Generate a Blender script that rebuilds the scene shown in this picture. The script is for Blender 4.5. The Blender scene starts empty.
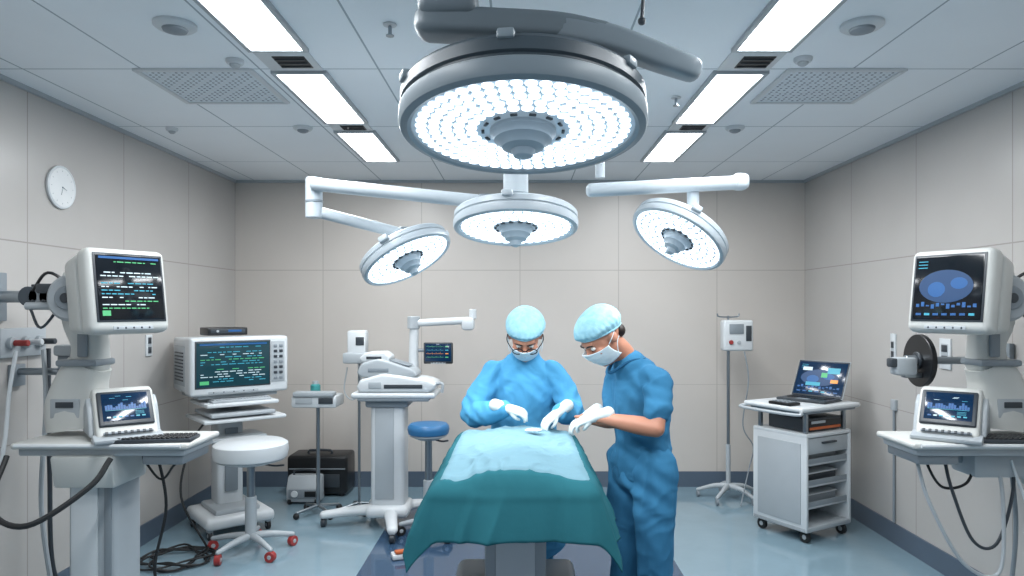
import bpy,bmesh,math,random
from mathutils import Vector,Matrix,noise,Euler
random.seed(3)
S=bpy.context.scene; C=S.collection
S.view_settings.view_transform='Standard'
S.view_settings.look='None'
PI=math.pi
F=700.0
def R(d): return math.radians(d)
def lin(c):
    out=[]
    for v in c[:3]:
        v=v/255.0
        out.append(v/12.92 if v<=.04045 else ((v+.055)/1.055)**2.4)
    return (out[0],out[1],out[2],1)
# ---------------------------------------------------------------- materials
def nd(nt,t,**k):
    n=nt.nodes.new(t)
    for a,b in k.items(): setattr(n,a,b)
    return n
def mat(name,rgb,rough=.45,metal=0,var=.06,vs=6,bump=0,bs=40,em=0,emc=None,coat=0,spec=None,stretch=None,rgb2=None):
    m=bpy.data.materials.new(name); m.use_nodes=True; nt=m.node_tree; b=nt.nodes['Principled BSDF']
    tc=nd(nt,'ShaderNodeTexCoord'); nz=nd(nt,'ShaderNodeTexNoise'); nz.inputs['Scale'].default_value=vs; nz.inputs['Detail'].default_value=4
    src=tc.outputs['Object']
    if stretch:
        mp=nd(nt,'ShaderNodeMapping'); mp.inputs['Scale'].default_value=stretch; nt.links.new(src,mp.inputs[0]); src=mp.outputs[0]
    nt.links.new(src,nz.inputs['Vector'])
    c=lin(rgb); mx=nd(nt,'ShaderNodeMix',data_type='RGBA')
    lo=tuple(max(0,x*(1-var)) for x in c[:3])+(1,); hi=tuple(min(1,x*(1+var)) for x in c[:3])+(1,)
    fac=nz.outputs['Fac']
    if rgb2:
        hi=lin(rgb2); lo=c
        rp=nd(nt,'ShaderNodeMapRange'); rp.inputs[1].default_value=.38; rp.inputs[2].default_value=.64; nt.links.new(fac,rp.inputs[0]); fac=rp.outputs[0]
    mx.inputs[6].default_value=lo; mx.inputs[7].default_value=hi
    nt.links.new(fac,mx.inputs[0]); nt.links.new(mx.outputs[2],b.inputs['Base Color'])
    b.inputs['Roughness'].default_value=rough; b.inputs['Metallic'].default_value=metal
    if coat: b.inputs['Coat Weight'].default_value=coat
    if spec is not None: b.inputs['Specular IOR Level'].default_value=spec
    if bump:
        n2=nd(nt,'ShaderNodeTexNoise'); n2.inputs['Scale'].default_value=bs; n2.inputs['Detail'].default_value=5
        nt.links.new(src,n2.inputs['Vector'])
        bp=nd(nt,'ShaderNodeBump'); bp.inputs['Strength'].default_value=bump; bp.inputs['Distance'].default_value=.01
        nt.links.new(n2.outputs['Fac'],bp.inputs['Height']); nt.links.new(bp.outputs[0],b.inputs['Normal'])
    if em:
        b.inputs['Emission Color'].default_value=lin(emc or rgb); b.inputs['Emission Strength'].default_value=em
    return m
def mnode(nt,op,a,b=None):
    n=nd(nt,'ShaderNodeMath',operation=op)
    for i,v in enumerate((a,b)):
        if v is None: continue
        if isinstance(v,(int,float)): n.inputs[i].default_value=v
        else: nt.links.new(v,n.inputs[i])
    return n.outputs[0]
def lines(nt,c,p,o,w):
    x=mnode(nt,'SUBTRACT',c,o); x=mnode(nt,'DIVIDE',x,p); x=mnode(nt,'ADD',x,.5); x=mnode(nt,'FRACT',x)
    x=mnode(nt,'SUBTRACT',x,.5); x=mnode(nt,'ABSOLUTE',x); x=mnode(nt,'MULTIPLY',x,p); return mnode(nt,'LESS_THAN',x,w)
def at(nt,c,o,w):
    x=mnode(nt,'SUBTRACT',c,o); x=mnode(nt,'ABSOLUTE',x); return mnode(nt,'LESS_THAN',x,w)
def seam_mat(name,rgb,seam,rough,fn,var=.05,vs=1.5,coat=0):
    m=mat(name,rgb,rough,0,var,vs,bump=.04,bs=25,coat=coat); nt=m.node_tree; b=nt.nodes['Principled BSDF']
    tc=[n for n in nt.nodes if n.type=='TEX_COORD'][0]; sp=nd(nt,'ShaderNodeSeparateXYZ'); nt.links.new(tc.outputs['Object'],sp.inputs[0])
    mask=fn(nt,sp.outputs[0],sp.outputs[1],sp.outputs[2])
    old=b.inputs['Base Color'].links[0].from_socket
    mx=nd(nt,'ShaderNodeMix',data_type='RGBA'); mx.inputs[7].default_value=lin(seam)
    nt.links.new(mask,mx.inputs[0]); nt.links.new(old,mx.inputs[6]); nt.links.new(mx.outputs[2],b.inputs['Base Color'])
    return m
mx2=lambda nt,a,b: mnode(nt,'MAXIMUM',a,b)
m_back=seam_mat('back wall panel',(198,191,184),(172,165,158),.36,lambda nt,x,y,z: mx2(nt,lines(nt,x,.965,0,.004),mx2(nt,at(nt,z,2.12,.004),at(nt,z,1.0,.002))),var=.07)
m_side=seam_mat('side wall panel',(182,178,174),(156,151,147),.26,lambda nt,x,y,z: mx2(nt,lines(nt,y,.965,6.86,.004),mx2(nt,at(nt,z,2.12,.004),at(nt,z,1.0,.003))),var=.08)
m_ceil=seam_mat('ceiling tile',(236,240,243),(164,174,180),.7,lambda nt,x,y,z: mx2(nt,lines(nt,x,.62,-1.36,.005),lines(nt,y,1.16,3.66,.005)))
def floorfn(nt,x,y,z):
    ax=mnode(nt,'ABSOLUTE',x); a=mnode(nt,'LESS_THAN',ax,1.07); b=mnode(nt,'LESS_THAN',y,6.1); c=mnode(nt,'GREATER_THAN',y,1.2)
    return mnode(nt,'MULTIPLY',a,mnode(nt,'MULTIPLY',b,c))
m_floor=seam_mat('vinyl floor',(126,150,162),(52,76,102),.10,floorfn,var=.14,vs=3,coat=.3)
m_base=mat('baseboard vinyl',(84,97,112),.4)
white=mat('white enamel',(204,208,210),.35,var=.03)
cream=mat('cream plastic',(196,197,193),.4,var=.04)
grey=mat('grey plastic',(128,136,142),.45)
lgrey=mat('light grey plastic',(166,172,176),.4)
dgrey=mat('dark grey plastic',(52,58,64),.4)
black=mat('black plastic',(18,20,23),.35)
rubber=mat('black rubber',(24,26,28),.6)
steel=mat('brushed steel',(150,158,164),.28,metal=.9,stretch=(1,1,12))
dsteel=mat('dark steel',(84,92,100),.35,metal=.8)
lampgrey=mat('lamp housing grey',(136,146,152),.38)
lampmid=mat('lamp arm grey',(116,126,132),.4)
lampdark=mat('lamp housing slate',(70,80,87),.42)
lampwhite=mat('lamp housing white',(190,199,205),.3)
hubm=mat('lamp hub grey',(176,188,196),.35)
lensm=mat('lamp lens',(140,158,170),.2,em=.30,emc=(196,218,234))
ledm=mat('lamp led',(255,255,255),.3,em=2.4,emc=(226,241,255))
panelm=mat('light diffuser',(255,255,255),.5,em=8,emc=(240,247,255))
ventm=mat('vent mesh',(214,221,226),.6,bump=.3,bs=90)
red=mat('red caster plastic',(150,50,48),.4); orange=mat('orange plastic',(190,96,48),.5)
bluev=mat('blue vinyl',(44,104,150),.4); tealp=mat('teal plastic',(60,140,140),.4)
m_drape=mat('teal surgical drape',(42,100,110),.92,bump=.3,bs=9,var=.16,vs=4,spec=.1)
m_sheet=mat('pale blue sheet',(116,150,162),.95,bump=.35,bs=10,var=.10,vs=5,spec=.05)
m_gown=mat('blue gown fabric',(80,154,196),.9,bump=.2,bs=24,var=.05,vs=6,spec=.2)
m_scrub=mat('blue scrub fabric',(58,120,158),.9,bump=.2,bs=24,var=.05,vs=6,spec=.2)
m_trim=mat('scrub trim fabric',(34,84,118),.9,spec=.2)
m_cap=mat('bouffant cap fabric',(140,188,204),.7,bump=.15,bs=60,vs=30,rgb2=(158,202,214),spec=.2)
m_mask=mat('mask fabric',(206,220,226),.7,bump=.15,bs=60)
m_glove=mat('latex glove',(214,220,220),.45,bump=.12,bs=50)
m_skin=mat('skin',(184,128,104),.5,bump=.05,bs=80,var=.08,vs=12)
m_hair=mat('dark hair',(36,26,22),.6); eyew=mat('eye white',(225,222,218),.25); eyed=mat('dark iris',(30,20,16),.2)
scr=mat('dark screen glass',(8,12,18),.12,em=.2,emc=(12,26,38))
scrt=mat('teal screen glass',(20,44,52),.12,em=.4,emc=(34,72,82))
scrb=mat('blue screen glass',(8,28,50),.12,em=.4,emc=(16,52,88))
g_w=mat('screen white glow',(180,195,200),.4,em=.45,emc=(190,215,225)); g_c=mat('screen cyan glow',(50,130,150),.4,em=.5,emc=(60,165,190))
g_g=mat('screen green glow',(70,150,100),.4,em=.4,emc=(80,190,120)); g_o=mat('screen amber glow',(200,130,60),.4,em=.5,emc=(225,150,70)); g_b=mat('screen blue glow',(20,70,120),.4,em=.4,emc=(30,95,160))
g_d=mat('screen dim blue glow',(14,48,84),.4,em=.4,emc=(20,66,112))
# ---------------------------------------------------------------- mesh builder
def cr(pts,n=6):
    pts=[Vector(p) for p in pts]
    if len(pts)<3 or n<=1: return pts
    out=[]
    P=[pts[0]*2-pts[1]]+pts+[pts[-1]*2-pts[-2]]
    for i in range(1,len(P)-2):
        a,b,c,d=P[i-1],P[i],P[i+1],P[i+2]
        for k in range(n):
            t=k/n
            out.append(.5*((2*b)+(c-a)*t+(2*a-5*b+4*c-d)*t*t+(3*b-a-3*c+d)*t**3))
    out.append(pts[-1]); return out
class MB:
    def __init__(s,T=None): s.v=[];s.f=[];s.mi=[];s.mats=[];s.T=T or Matrix()
    def add(s,vs,fs,m,M=None):
        if m not in s.mats: s.mats.append(m)
        k=s.mats.index(m); o=len(s.v); MM=s.T@M if M is not None else s.T
        s.v+=[MM@Vector(v) for v in vs]; s.f+=[[i+o for i in f] for f in fs]; s.mi+=[k]*len(fs)
        return s
    def bm(s,b,m,M=None):
        b.verts.index_update(); s.add([v.co.copy() for v in b.verts],[[v.index for v in f.verts] for f in b.faces],m,M); b.free(); return s
    def box(s,c,size,m,bev=.006,rot=(0,0,0),seg=2):
        b=bmesh.new(); bmesh.ops.create_cube(b,size=1)
        for v in b.verts: v.co=Vector((v.co.x*size[0],v.co.y*size[1],v.co.z*size[2]))
        bev=min(bev,min(size)*.45)
        if bev>0: bmesh.ops.bevel(b,geom=b.edges[:],offset=bev,segments=seg,affect='EDGES',profile=.5)
        return s.bm(b,m,Matrix.Translation(c)@Euler([R(a) for a in rot]).to_matrix().to_4x4())
    def frus(s,y0,w0,h0,y1,w1,h1,m,c=(0,0,0),off=(0,0),bev=.012,seg=2):
        b=bmesh.new(); vs=[]
        for (y,w,h,ox,oz) in ((y0,w0,h0,0,0),(y1,w1,h1,off[0],off[1])):
            for sx,sz in ((-1,-1),(1,-1),(1,1),(-1,1)): vs.append(b.verts.new((c[0]+ox+sx*w/2,c[1]+y,c[2]+oz+sz*h/2)))
        for f in ((0,1,2,3),(7,6,5,4),(0,4,5,1),(1,5,6,2),(2,6,7,3),(3,7,4,0)): b.faces.new([vs[i] for i in f])
        bmesh.ops.recalc_face_normals(b,faces=b.faces[:])
        bmesh.ops.bevel(b,geom=b.edges[:],offset=bev,segments=seg,affect='EDGES',profile=.5)
        return s.bm(b,m)
    def prism(s,poly,w,m,M=None,bev=.006,seg=2):
        b=bmesh.new(); A=[b.verts.new((-w/2,p[0],p[1])) for p in poly]; B=[b.verts.new((w/2,p[0],p[1])) for p in poly]; n=len(poly)
        b.faces.new(A[::-1]); b.faces.new(B)
        for i in range(n): b.faces.new((A[i],A[(i+1)%n],B[(i+1)%n],B[i]))
        bmesh.ops.recalc_face_normals(b,faces=b.faces[:])
        if bev: bmesh.ops.bevel(b,geom=b.edges[:],offset=bev,segments=seg,affect='EDGES',profile=.5)
        return s.bm(b,m,M)
    def lathe(s,prof,m,M=None,seg=40,capped=True):
        vs=[];fs=[]
        for r,z in prof:
            for k in range(seg): a=2*PI*k/seg; vs.append((r*math.cos(a),r*math.sin(a),z))
        for i in range(len(prof)-1):
            for k in range(seg):
                k2=(k+1)%seg; fs.append([i*seg+k,i*seg+k2,(i+1)*seg+k2,(i+1)*seg+k])
        if capped and prof[0][0]>1e-4: fs.append([k for k in range(seg)][::-1])
        if capped and prof[-1][0]>1e-4: fs.append([(len(prof)-1)*seg+k for k in range(seg)])
        b=bmesh.new(); V=[b.verts.new(v) for v in vs]
        for f in fs:
            try: b.faces.new([V[i] for i in f])
            except: pass
        bmesh.ops.remove_doubles(b,verts=b.verts[:],dist=1e-5); bmesh.ops.recalc_face_normals(b,faces=b.faces[:])
        return s.bm(b,m,M)
    def cyl(s,p0,p1,r,m,r1=None,seg=20,bev=.003):
        p0=Vector(p0);p1=Vector(p1);d=p1-p0;L=d.length; r1=r if r1 is None else r1; bev=min(bev,L*.3,r*.4,r1*.4 if r1>0 else bev)
        M=Matrix.Translation(p0)@d.to_track_quat('Z','Y').to_matrix().to_4x4()
        return s.lathe([(0,0),(r-bev,0),(r,bev),(r1,L-bev),(max(r1-bev,0),L),(0,L)],m,M,seg)
    def tube(s,pts,r,m,seg=8,n=6,rb=None):
        P=cr(pts,n); vs=[];fs=[]; N=len(P); up=Vector((0,0,1)); prev=None
        for i,p in enumerate(P):
            t=(P[min(i+1,N-1)]-P[max(i-1,0)]).normalized()
            if prev is None:
                prev=t.cross(up); prev=prev if prev.length>.05 else t.cross(Vector((1,0,0)))
            sd=(prev-t*prev.dot(t)).normalized(); u=t.cross(sd); prev=sd
            for k in range(seg):
                a=2*PI*k/seg; vs.append(p+sd*(r*math.cos(a))+u*((rb or r)*math.sin(a)))
        for i in range(N-1):
            for k in range(seg):
                k2=(k+1)%seg; fs.append([i*seg+k,i*seg+k2,(i+1)*seg+k2,(i+1)*seg+k])
        fs.append(list(range(seg))[::-1]); fs.append([(N-1)*seg+k for k in range(seg)])
        return s.add(vs,fs,m)
    def sph(s,c,r,m,seg=20,rot=None):
        r=(r,r,r) if isinstance(r,(int,float)) else r
        b=bmesh.new(); bmesh.ops.create_uvsphere(b,u_segments=seg,v_segments=seg//2+2,radius=1)
        M=Matrix.Translation(c)@(rot.to_4x4() if rot else Matrix())@Matrix.Diagonal((r[0],r[1],r[2],1))
        return s.bm(b,m,M)
    def loft(s,pts,rad,side,m,n=5,seg=18,round=True,sq=1):
        rad=[(a,a) if isinstance(a,(int,float)) else a for a in rad]
        P=cr(pts,n); Q=cr([Vector((a[0],a[1],0)) for a in rad],n) if len(pts)>2 else [Vector((a[0],a[1],0)) for a in rad]
        side=Vector(side); N=len(P); seq=[]
        for i,p in enumerate(P):
            t=(P[min(i+1,N-1)]-P[max(i-1,0)]).normalized(); seq.append((p,t,Q[i].x,Q[i].y))
        if round:
            p,t,a,b=seq[0]; r=min(a,b); pre=[(p-t*r*math.sin(x),t,a*math.cos(x),b*math.cos(x)) for x in (1.45,1.1,.75,.4)]
            p,t,a,b=seq[-1]; r=min(a,b); post=[(p+t*r*math.sin(x),t,a*math.cos(x),b*math.cos(x)) for x in (.4,.75,1.1,1.45)]
            seq=pre+seq+post
        vs=[];fs=[]
        for p,t,a,b in seq:
            sd=(side-t*side.dot(t)).normalized(); u=t.cross(sd)
            for k in range(seg):
                x=2*PI*k/seg; cx,sx=math.cos(x),math.sin(x)
                if sq!=1: cx=math.copysign(abs(cx)**sq,cx); sx=math.copysign(abs(sx)**sq,sx)
                vs.append(p+sd*a*cx+u*b*sx)
        N=len(seq)
        for i in range(N-1):
            for k in range(seg):
                k2=(k+1)%seg; fs.append([i*seg+k,i*seg+k2,(i+1)*seg+k2,(i+1)*seg+k])
        fs.append(list(range(seg))[::-1]); fs.append([(N-1)*seg+k for k in range(seg)])
        return s.add(vs,fs,m)
    def build(s,name,parent=None,smooth=True,ang=38,label=None):
        me=bpy.data.meshes.new(name); me.from_pydata([tuple(v) for v in s.v],[],s.f)
        for m in s.mats: me.materials.append(m)
        me.polygons.foreach_set('material_index',s.mi); me.validate(); me.update()
        if smooth:
            me.polygons.foreach_set('use_smooth',[True]*len(me.polygons))
            try: me.set_sharp_from_angle(angle=R(ang))
            except Exception: pass
        o=bpy.data.objects.new(name,me); C.objects.link(o)
        if parent: o.parent=parent
        if label: o['label']=label
        return o
def ridge(p,w=3.2):
    q=p+Vector((noise.noise(p*.6),noise.noise(p*.6+Vector((9,2,4))),noise.noise(p*.6+Vector((5,5,5)))))*1.3
    return max(0,1-abs(noise.noise(q))*w)**1.4
def bake(o):
    dg=bpy.context.evaluated_depsgraph_get(); dg.update()
    me=bpy.data.meshes.new_from_object(o.evaluated_get(dg)); old=o.data; o.modifiers.clear(); o.data=me
    if not me.materials and old.materials: me.materials.append(old.materials[0])
    return me
def remesh(o,vox,it=4,amp=0,freq=9,st=(1,1,.4),seed=0,post=0,folds=()):
    m=o.modifiers.new('r','REMESH'); m.mode='VOXEL'; m.voxel_size=vox
    sm=o.modifiers.new('s','SMOOTH'); sm.factor=.5; sm.iterations=it
    me=bake(o)
    if amp:
        off=Vector((seed*3.1,seed*1.7,0)); ns=[v.normal.copy() for v in me.vertices]
        for v,nn in zip(me.vertices,ns):
            p=Vector((v.co.x*freq*st[0],v.co.y*freq*st[1],v.co.z*freq*st[2]))+off
            p2=Vector((v.co.x+v.co.z*.6,v.co.y,v.co.z-v.co.x*.5))*freq*1.6+off
            d=amp*(ridge(p,2.0)+.3*ridge(p2,2.2)-.3)
            for (c,ax,rad,fr,am) in folds:
                w=v.co-c; L=w.length
                if L<rad: d+=am*(1-L/rad)*math.sin(w.dot(ax)*fr)
            v.co+=nn*d
        me.update()
    if post:
        sm=o.modifiers.new('s','SMOOTH'); sm.factor=.5; sm.iterations=post; me=bake(o)
    me.polygons.foreach_set('use_smooth',[True]*len(me.polygons)); return o
def thing(name,label,cat,loc=(0,0,0),rz=0,group=None):
    o=bpy.data.objects.new(name,None); C.objects.link(o); o.location=loc; o.rotation_euler=(0,0,R(rz)); o['label']=label; o['category']=cat; o.empty_display_size=.1
    if group: o['group']=group
    return o
def tag(o,label,cat,group=None):
    o['label']=label;o['category']=cat
    if group:o['group']=group
    return o
def struct(o): o['kind']='structure'; return o
# ---------------------------------------------------------------- room
XW=2.79; YB=6.86; ZC=3.0; Y0=-.6
def slab(name,x0,x1,y0,y1,z0,z1,m):
    b=MB(); b.box(((x0+x1)/2,(y0+y1)/2,(z0+z1)/2),(x1-x0,y1-y0,z1-z0),m,bev=0); o=b.build(name,smooth=False)
    return struct(o)
slab('floor',-XW-.1,XW+.1,Y0,YB+.1,-.1,0,m_floor)
slab('ceiling',-XW-.1,XW+.1,Y0,YB+.1,ZC,ZC+.1,m_ceil)
slab('wall_back',-XW,XW,YB,YB+.1,0,ZC,m_back)
slab('wall_left',-XW-.1,-XW,Y0,YB+.1,0,ZC,m_side)
slab('wall_right',XW,XW+.1,Y0,YB+.1,0,ZC,m_side)
slab('baseboard_back',-XW,XW,YB-.012,YB,0,.15,m_base)
slab('baseboard_left',-XW,-XW+.012,Y0,YB-.012,0,.15,m_base)
slab('baseboard_right',XW-.012,XW,Y0,YB-.012,0,.15,m_base)
for i,(a,b_) in enumerate((((-XW,-XW+.02)),((XW-.02,XW)))): slab('trim_%d'%(i+1),a,b_,Y0,YB,ZC-.025,ZC,lgrey)
slab('trim_3',-XW+.02,XW-.02,YB-.02,YB,ZC-.025,ZC,lgrey)
# ---------------------------------------------------------------- ceiling fittings
rows=[(.9,1.9),(2.1,3.38),(3.68,4.7),(4.92,5.92)]
wh=['nearest','second nearest','third','farthest']
for sx,side in ((-1,'left'),(1,'right')):
    for i,(a,b_) in enumerate(rows):
        t=thing('ceiling_light','bright recessed rectangular ceiling light panel, %s in the %s hand row'%(wh[i],side),'ceiling light',(sx*1.165,(a+b_)/2,ZC),0,'recessed ceiling light panels')
        L=b_-a; fr=MB()
        for x in (-.135,.135): fr.box((x,0,-.008),(.025,L,.02),lgrey,.003)
        for y in (-L/2+.012,L/2-.012): fr.box((0,y,-.008),(.25,.024,.02),lgrey,.003)
        fr.build('frame',t); d=MB(); d.box((0,0,-.006),(.25,L-.05,.008),panelm,0); d.build('diffuser',t,smooth=False)
        ld=bpy.data.lights.new('panel_lamp','AREA'); ld.shape='RECTANGLE'; ld.size=.25; ld.size_y=L-.05; ld.energy=(16 if i==0 else 26)*L; ld.color=(.95,.98,1)
        lo=bpy.data.objects.new('panel_lamp',ld); C.objects.link(lo); lo.parent=t; lo.location=(0,0,-.013)
    for i,(a,b_) in enumerate(((3.40,3.66),(4.72,4.90))):
        t=thing('ceiling_grille','small dark slotted ceiling grille, %s one in the %s hand light row'%(('nearer','farther')[i],side),'vent',(sx*1.165,(a+b_)/2,ZC),0,'small dark grilles between the light panels')
        k=MB(); k.box((0,0,-.005),(.27,b_-a,.01),white,.002); k.build('frame',t)
        k=MB(); k.box((.02,0,-.011),(.16,(b_-a)*.62,.006),black,.001)
        for q in range(3): k.box((.02,-(b_-a)*.2+q*(b_-a)*.2,-.016),(.15,.008,.008),dgrey,.001)
        k.build('slats',t)
    t=thing('air_diffuser','square perforated air diffuser set in the %s half of the ceiling'%side,'vent',(sx*1.71,3.95,ZC),0,'perforated ceiling air diffusers')
    k=MB()
    for q in (-1,1): k.box((q*.3,0,-.006),(.03,.6,.014),white,.003); k.box((0,q*.29,-.006),(.6,.03,.014),white,.003)
    k.build('frame',t)
    k=MB(); k.box((0,0,-.003),(.57,.55,.006),ventm,0)
    for a in range(18):
        for c in range(16): k.cyl((-.262+a*.0308,-.248+c*.033,-.0062),(-.262+a*.0308,-.248+c*.033,-.0078),.0075,grey if (a*7+c*3)%4 else white,seg=6,bev=0)
    k.build('perforated_panel',t)
def ceil_disc(px,py,r,label,name='smoke_detector',cat='smoke detector',m=white):
    Y=1.25*F/(308-py); x=(px-520)/F*Y
    t=thing(name,label,cat,(x,Y,ZC)); k=MB(); k.lathe([(0,0),(r,0),(r,-.012),(r*.85,-.022),(0,-.024)],m); k.build('base',t)
    k=MB(); k.lathe([(r*.6,-.022),(r*.55,-.032),(r*.3,-.04),(0,-.042)],grey if r>.06 else lgrey); k.build('dome',t)
ceil_disc(175,24,.09,'round white ceiling speaker with grey centre near the top left of the view','ceiling_speaker','speaker')
ceil_disc(862,24,.09,'round white ceiling speaker with grey centre near the top right of the view','ceiling_speaker','speaker')
ceil_disc(235,60,.045,'small white smoke detector between the left light row and left air diffuser')
ceil_disc(803,58,.045,'small white smoke detector between the right light row and right air diffuser')
ceil_disc(303,127,.065,'white disc shaped detector on the ceiling left of the middle left light panel')
ceil_disc(735,127,.065,'white disc shaped detector on the ceiling right of the middle right light panel')
ceil_disc(172,128,.04,'small white detector on ceiling above the left wall clock')
for px,py,lb in ((390,24,'small chrome sprinkler head left of the large surgical light'),(676,97,'small chrome sprinkler head right of the large surgical light')):
    Y=1.25*F/(308-py); t=thing('sprinkler_head',lb,'sprinkler',((px-520)/F*Y,Y,ZC)); k=MB(); k.cyl((0,0,0),(0,0,-.008),.03,white); k.cyl((0,0,-.008),(0,0,-.05),.008,steel); k.build('stem',t); k=MB(); k.lathe([(0,-.05),(.018,-.05),(.018,-.054),(0,-.054)],steel,seg=16); k.build('deflector',t)
# ---------------------------------------------------------------- surgical lights
def lamp_head(root,pos,Rr,rot,dark,th,ledr,spot=0):
    T=Matrix.Translation(pos)@Euler([R(a) for a in rot]).to_matrix().to_4x4()
    A,B=(lampdark,lampgrey) if dark else (lampgrey,lampwhite)
    k=MB(T); k.lathe([(Rr*.90,.012),(Rr*.90,-.006),(Rr*.93,-.012),(Rr*.985,-.006),(Rr,.006),(Rr,th*.36),(Rr*.985,th*.40),(Rr*.9,th*.40)],B,seg=72,capped=False)
    k.build('rim',root)
    k=MB(T); k.lathe([(Rr*.90,th*.38),(Rr*.965,th*.42),(Rr*.965,th*.50),(Rr*.99,th*.54),(Rr*.99,th*.84),(Rr*.96,th*.96),(Rr*.88,th),(Rr*.55,th*1.12),(Rr*.2,th*1.2),(0,th*1.22)],A if dark else lampwhite,seg=72)
    for q in range(6 if dark else 3):
        a=2*PI*q/(6 if dark else 3)+.4; k.box((Rr*.93*math.cos(a),Rr*.93*math.sin(a),th*.9),(.07,.05,.03),B,.008,rot=(0,0,math.degrees(a)))
    k.build('housing',root)
    k=MB(T); k.lathe([(Rr*.15,.002),(Rr*.905,.002),(Rr*.905,.010),(Rr*.15,.010)],lensm,seg=72,capped=False); k.build('lens',root)
    k=MB(T)
    rr=Rr*.42
    while rr<Rr*.885:
        cnt=int(2*PI*rr/(ledr*2.24))
        for q in range(cnt):
            a=2*PI*q/cnt+rr*37; x,y=rr*math.cos(a),rr*math.sin(a)
            k.cyl((x,y,.001),(x,y,-.002),ledr,ledm,seg=14,bev=0)
        rr+=ledr*2.2
    k.build('led_array',root,smooth=False)
    k=MB(T); k.lathe([(Rr*.27,.0),(Rr*.27,-.012),(Rr*.245,-.020),(Rr*.235,-.034),(Rr*.19,-.044),(Rr*.17,-.058),(Rr*.10,-.068),(Rr*.075,-.088),(Rr*.04,-.094),(0,-.095)],hubm,seg=40)
    for q in range(14):
        a=2*PI*q/14; k.box((Rr*.325*math.cos(a),Rr*.325*math.sin(a),-.003),(.022,.01,.006),dgrey,.001,rot=(0,0,math.degrees(a)+90))
    k.build('handle',root)
    if spot:
        ld=bpy.data.lights.new('lamp_beam','SPOT'); ld.energy=spot; ld.spot_size=R(80); ld.spot_blend=.9; ld.shadow_soft_size=.06; ld.color=(.94,.98,1)
        lo=bpy.data.objects.new('lamp_beam',ld); C.objects.link(lo); lo.parent=root; p=T@Vector((0,0,-.16)); lo.location=p
        tgt=Vector((0,3.65,1.15))-root.location; lo.rotation_euler=(tgt-p).to_track_quat('-Z','Y').to_euler()
t=thing('surgical_light','largest round operating light with grey housing on a thick grey ceiling arm','surgical light',(-.23,2.28,ZC))
o=Vector(t.location)
def lc(x,y,z): return Vector((x,y,z))-o
k=MB(); k.cyl((0,0,0),(0,0,-.04),.16,lampgrey); k.box((0,0,-.14),(.17,.17,.24),lampmid,.02); k.build('ceiling_mount',t)
k=MB(); k.loft([lc(-.30,2.28,2.675),lc(-.10,2.28,2.665),lc(.12,2.28,2.655),lc(.27,2.27,2.625)],[(.045,.075),(.045,.075),(.043,.07),(.040,.065)],(0,0,1),lampmid,seg=32,sq=.5); k.box((-.0,0,-.27),(.19,.18,.10),lampmid,.03,seg=3); k.build('upper_arm',t)
k=MB(); k.loft([lc(.14,2.27,2.648),lc(.30,2.26,2.61),lc(.46,2.24,2.545),lc(.545,2.23,2.51)],[(.044,.06),(.042,.058),(.038,.052),(.034,.046)],(0,0,1),lampgrey,seg=32,sq=.5); k.build('spring_arm',t)
k=MB(); k.cyl(lc(-.005,2.3,2.46),lc(-.005,2.3,2.63),.033,dgrey); k.cyl(lc(-.005,2.3,2.455),lc(-.005,2.3,2.50),.075,lampdark)
k.build('neck',t)
k=MB(); k.tube([lc(.40,2.27,3.0),lc(.40,2.27,2.78),lc(.395,2.27,2.68)],.006,dgrey); k.sph(lc(.395,2.27,2.68),.013,dgrey); k.build('cable',t)
lamp_head(t,lc(.01,2.3,2.332),.405,(-9,0,0),True,.125,.0185,spot=34)
t=thing('surgical_light','medium round white operating light hanging centrally just below the largest light','surgical light',(-.02,3.36,ZC)); o=Vector(t.location)
k=MB(); k.cyl((0,0,0),(0,0,-.04),.14,lampwhite); k.build('ceiling_mount',t)
k=MB(); k.cyl((0,0,-.03),(0,0,-.60),.045,lampwhite); k.cyl((0,0,-.55),(0,0,-.70),.06,lampwhite); k.cyl((0,0,-.68),(0,0,-.77),.045,lampgrey); k.build('pole',t)
lamp_head(t,lc(-.02,3.36,2.135),.30,(-11,0,0),False,.075,.018,spot=26)
t=thing('surgical_light','tilted round white operating light on a jointed white arm, left of centre','surgical light',(-1.06,3.5,2.2)); o=Vector(t.location)
k=MB(); k.box(lc(-.60,3.44,2.315),(.88,.085,.062),lampwhite,.025,rot=(0,6.5,-4),seg=3); k.cyl(lc(-.165,3.40,2.22),lc(-.165,3.40,2.30),.04,lampgrey); k.tube([lc(-.165,3.4,2.27),lc(-.10,3.38,2.275),lc(-.05,3.37,2.28)],.024,lampwhite); k.build('upper_arm',t)
k=MB(); k.cyl(lc(-1.03,3.5,2.20),lc(-1.03,3.5,2.40),.042,lampwhite); k.cyl(lc(-1.03,3.5,2.275),lc(-1.03,3.5,2.29),.044,lampgrey); k.build('joint',t)
k=MB(); k.box(lc(-.82,3.57,2.185),(.46,.07,.055),lampwhite,.022,rot=(0,13,15),seg=3); k.cyl(lc(-.60,3.64,2.08),lc(-.60,3.64,2.17),.036,lampgrey); k.tube([lc(-.62,3.64,2.14),lc(-.56,3.66,2.13),lc(-.52,3.68,2.08)],.02,lampwhite); k.build('lower_arm',t)
lamp_head(t,lc(-.59,3.68,2.005),.25,(-14,-29,0),False,.065,.0175,spot=12)
t=thing('surgical_light','tilted round white operating light hanging from straight white arm, right of centre','surgical light',(.40,3.5,ZC)); o=Vector(t.location)
k=MB(); k.cyl((0,0,0),(0,0,-.03),.10,lampwhite); k.cyl((0,0,-.03),(0,0,-.60),.024,lampwhite); k.build('pole',t)
k=MB(); k.box(lc(.73,3.5,2.358),(.80,.085,.065),lampwhite,.025,rot=(0,-3,0),seg=3); k.box(lc(1.10,3.5,2.38),(.08,.09,.08),lampwhite,.025,seg=3); k.build('arm',t)
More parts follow.
